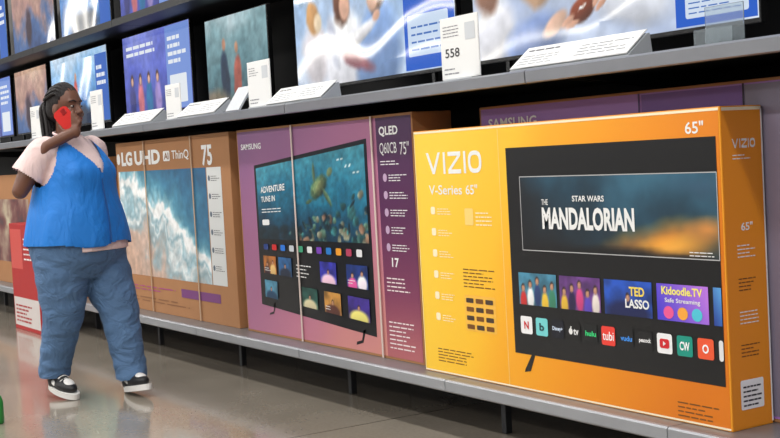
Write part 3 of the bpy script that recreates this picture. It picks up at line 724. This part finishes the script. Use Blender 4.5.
def vcut(c):
    if c.z<.762+.012*math.sin(c.y*18) or c.z>1.322: return True
    if c.x>.03 and abs(c.y)<.012+(c.z-1.14)*.55: return True
    d=math.hypot((c.x-.02)/.092,(c.z-1.18)/.115)
    if abs(c.y)>.11 and d<1: return True
    return False
remesh('vest',bm,VEST,.006,person,4,cut=vcut)
bm=bmesh.new(); ring_tube(bm,[((.282,0,.775),.004),((.273,0,.92),.004),((.252,0,1.03),.004),((.243,0,1.10),.004),((.235,0,1.14),.004)],8); meshobj('zipper',bm,M((16,80,150),.4),person)
bm=bmesh.new()
loft(bm,[(.055,0,.60,.14,.19),(.05,0,.68,.188,.238),(.05,0,.76,.208,.256),(.05,0,.84,.195,.240),(.05,0,.92,.175,.210)])
for k,g in LEGS.items():
    hip=Vector(g[0])+Vector((.005,0,-.04)); kn=Vector(g[1]); an=Vector(g[2])
    pts=[(hip,.142),(hip.lerp(kn,.5),.126),(kn,.102)]
    for q,(u,rad) in enumerate(((.3,.092),(.6,.086),(.78,.081),(.86,.084),(.93,.078))): pts.append((kn.lerp(an,u),rad))
    pts+=[(an+Vector((0,0,.0)),.080),(an+Vector((.0,0,-.02)),.080)]
    ring_tube(bm,pts,32,6,fold=.035)
remesh('jeans',bm,DEN,.007,person,2,cut=lambda c:c.z<(.075 if c.y>0 else .100))
def shoe(fx,ly,fz,yaw,pitch):
    e=bpy.data.objects.new('shoe',None); link(e); e.parent=person; e.location=(fx,ly,fz); e.rotation_euler=(0,pitch,yaw)
    SOLE=M((232,230,226),.6); BK=M((22,22,24),.5)
    bm=bmesh.new(); pts=[]
    for k in range(28):
        t=2*math.pi*k/28; x=.065+.135*math.cos(t); y=(.044+.008*math.cos(t))*math.sin(t); pts.append((x,y))
    a=[bm.verts.new((x,y,0)) for x,y in pts]; b=[bm.verts.new((x,y*1.04,.028)) for x,y in pts]
    bm.faces.new(a[::-1]); bm.faces.new(b)
    for i in range(28): bm.faces.new((a[i],a[(i+1)%28],b[(i+1)%28],b[i]))
    meshobj('sole',bm,SOLE,e)
    bm=bmesh.new(); ell3(bm,(.0,0,.05),(.055,.042,.05)); ell3(bm,(.08,0,.045),(.100,.044,.036)); ring_tube(bm,[((-.005,0,.06),.042),((-.005,0,.10),.044)],16); ring_tube(bm,[((.0,0,.085),.036),((.09,0,.055),.030)],16)
    remesh('upper',bm,BK,.006,e,2,cut=lambda c:c.z<.02)
    bm=bmesh.new(); ell3(bm,(.125,0,.066),(.038,.026,.018),0,.35); meshobj('toe_panel',bm,SOLE,e,smooth=True)
    bm=bmesh.new(); ell3(bm,(.035,0,.052),(.035,.047,.018),0,.5); meshobj('side_panel',bm,SOLE,e,smooth=True)
    bm=bmesh.new()
    for k in range(4): ring_tube(bm,[((.045+.02*k,-.026,.092-.010*k),.004),((.05+.02*k,0,.104-.010*k),.004),((.045+.02*k,.026,.092-.010*k),.004)],8)
    meshobj('laces',bm,SOLE,e,smooth=True)
shoe(-.080,-.09,.030,math.radians(-14),math.radians(8)); shoe(.265,.09,.012,math.radians(-20),math.radians(-9))
RZ=Matrix.Rotation(PROT,3,'Z'); pw=RZ@PC
ph=thing('phone',(PX+pw.x,PY+pw.y,PC.z),'red mobile phone held up against the cheek','phone')
R=Matrix((cr,nrm,ax)).transposed()
if R.determinant()<0: R=Matrix((-cr,nrm,ax)).transposed()
ph.rotation_euler=(RZ@R).to_euler()
round_slab('phone_case',.084,.124,-.0055,.0055,.024,M((214,38,32),.4),ph)
round_slab('phone_screen',.070,.110,-.0068,-.0054,.016,M((10,10,12),.1),ph)
bm=bmesh.new(); bm_box(bm,-.026,.0045,.022,-.002,.008,.050,.001); meshobj('camera_bump',bm,M((150,20,20),.3),ph)

# ---------------------------------------------------------------- lights
def strip(y,x0,x1,z,power,wd=.25):
    l=bpy.data.lights.new('ceiling_strip','AREA'); l.shape='RECTANGLE'; l.size=x1-x0; l.size_y=wd; l.energy=power; l.color=(1,.975,.94)
    o=bpy.data.objects.new('ceiling_strip_light',l); link(o); o.location=((x0+x1)/2,y,z)
strip(1.2,-18,3,4.6,400); strip(-2.2,-18,3,4.6,640); strip(-6.5,-24,3,4.6,520)
FIX=M((255,250,240),.5,0,10,'plain')
for k,(x,y) in enumerate(((-30,-12.7),(-26,-17),(-36.6,-5.6),(-20,-9.0))):
    e=thing('ceiling_light',(x,y,4.6),'long white linear ceiling light fixture','light','linear ceiling lights')
    e.rotation_euler=(0,0,math.radians(17))
    box('diffuser',-18,-.06,-.05,18,.06,.05,FIX,e,.01); box('fixture_housing',-18,-.09,.05,18,.09,.10,WHITE,e,.005)
wd=bpy.data.worlds.new('store'); scene.world=wd; wd.use_nodes=True
wd.node_tree.nodes['Background'].inputs[0].default_value=(.84,.87,.92,1); wd.node_tree.nodes['Background'].inputs[1].default_value=.30

# ---------------------------------------------------------------- camera
cam=bpy.data.cameras.new('camera'); co=bpy.data.objects.new('camera',cam); link(co)
F=1250.; cam.sensor_width=36; cam.lens=F/780*36; cam.clip_end=200
Lh=math.hypot(789,F); h=Vector((-F/Lh,789/Lh,0)); r0=Vector((789/Lh,F/Lh,0)); p=math.atan(62.5/F); rr=.055
fw=h*math.cos(p)+Vector((0,0,-math.sin(p))); up=h*math.sin(p)+Vector((0,0,math.cos(p)))
rt=r0*math.cos(rr)-up*math.sin(rr); up2=up*math.cos(rr)+r0*math.sin(rr)
mt=Matrix((rt,up2,-fw)).transposed().to_4x4(); mt.translation=Vector((0,0,1.12)); co.matrix_world=mt
scene.camera=co
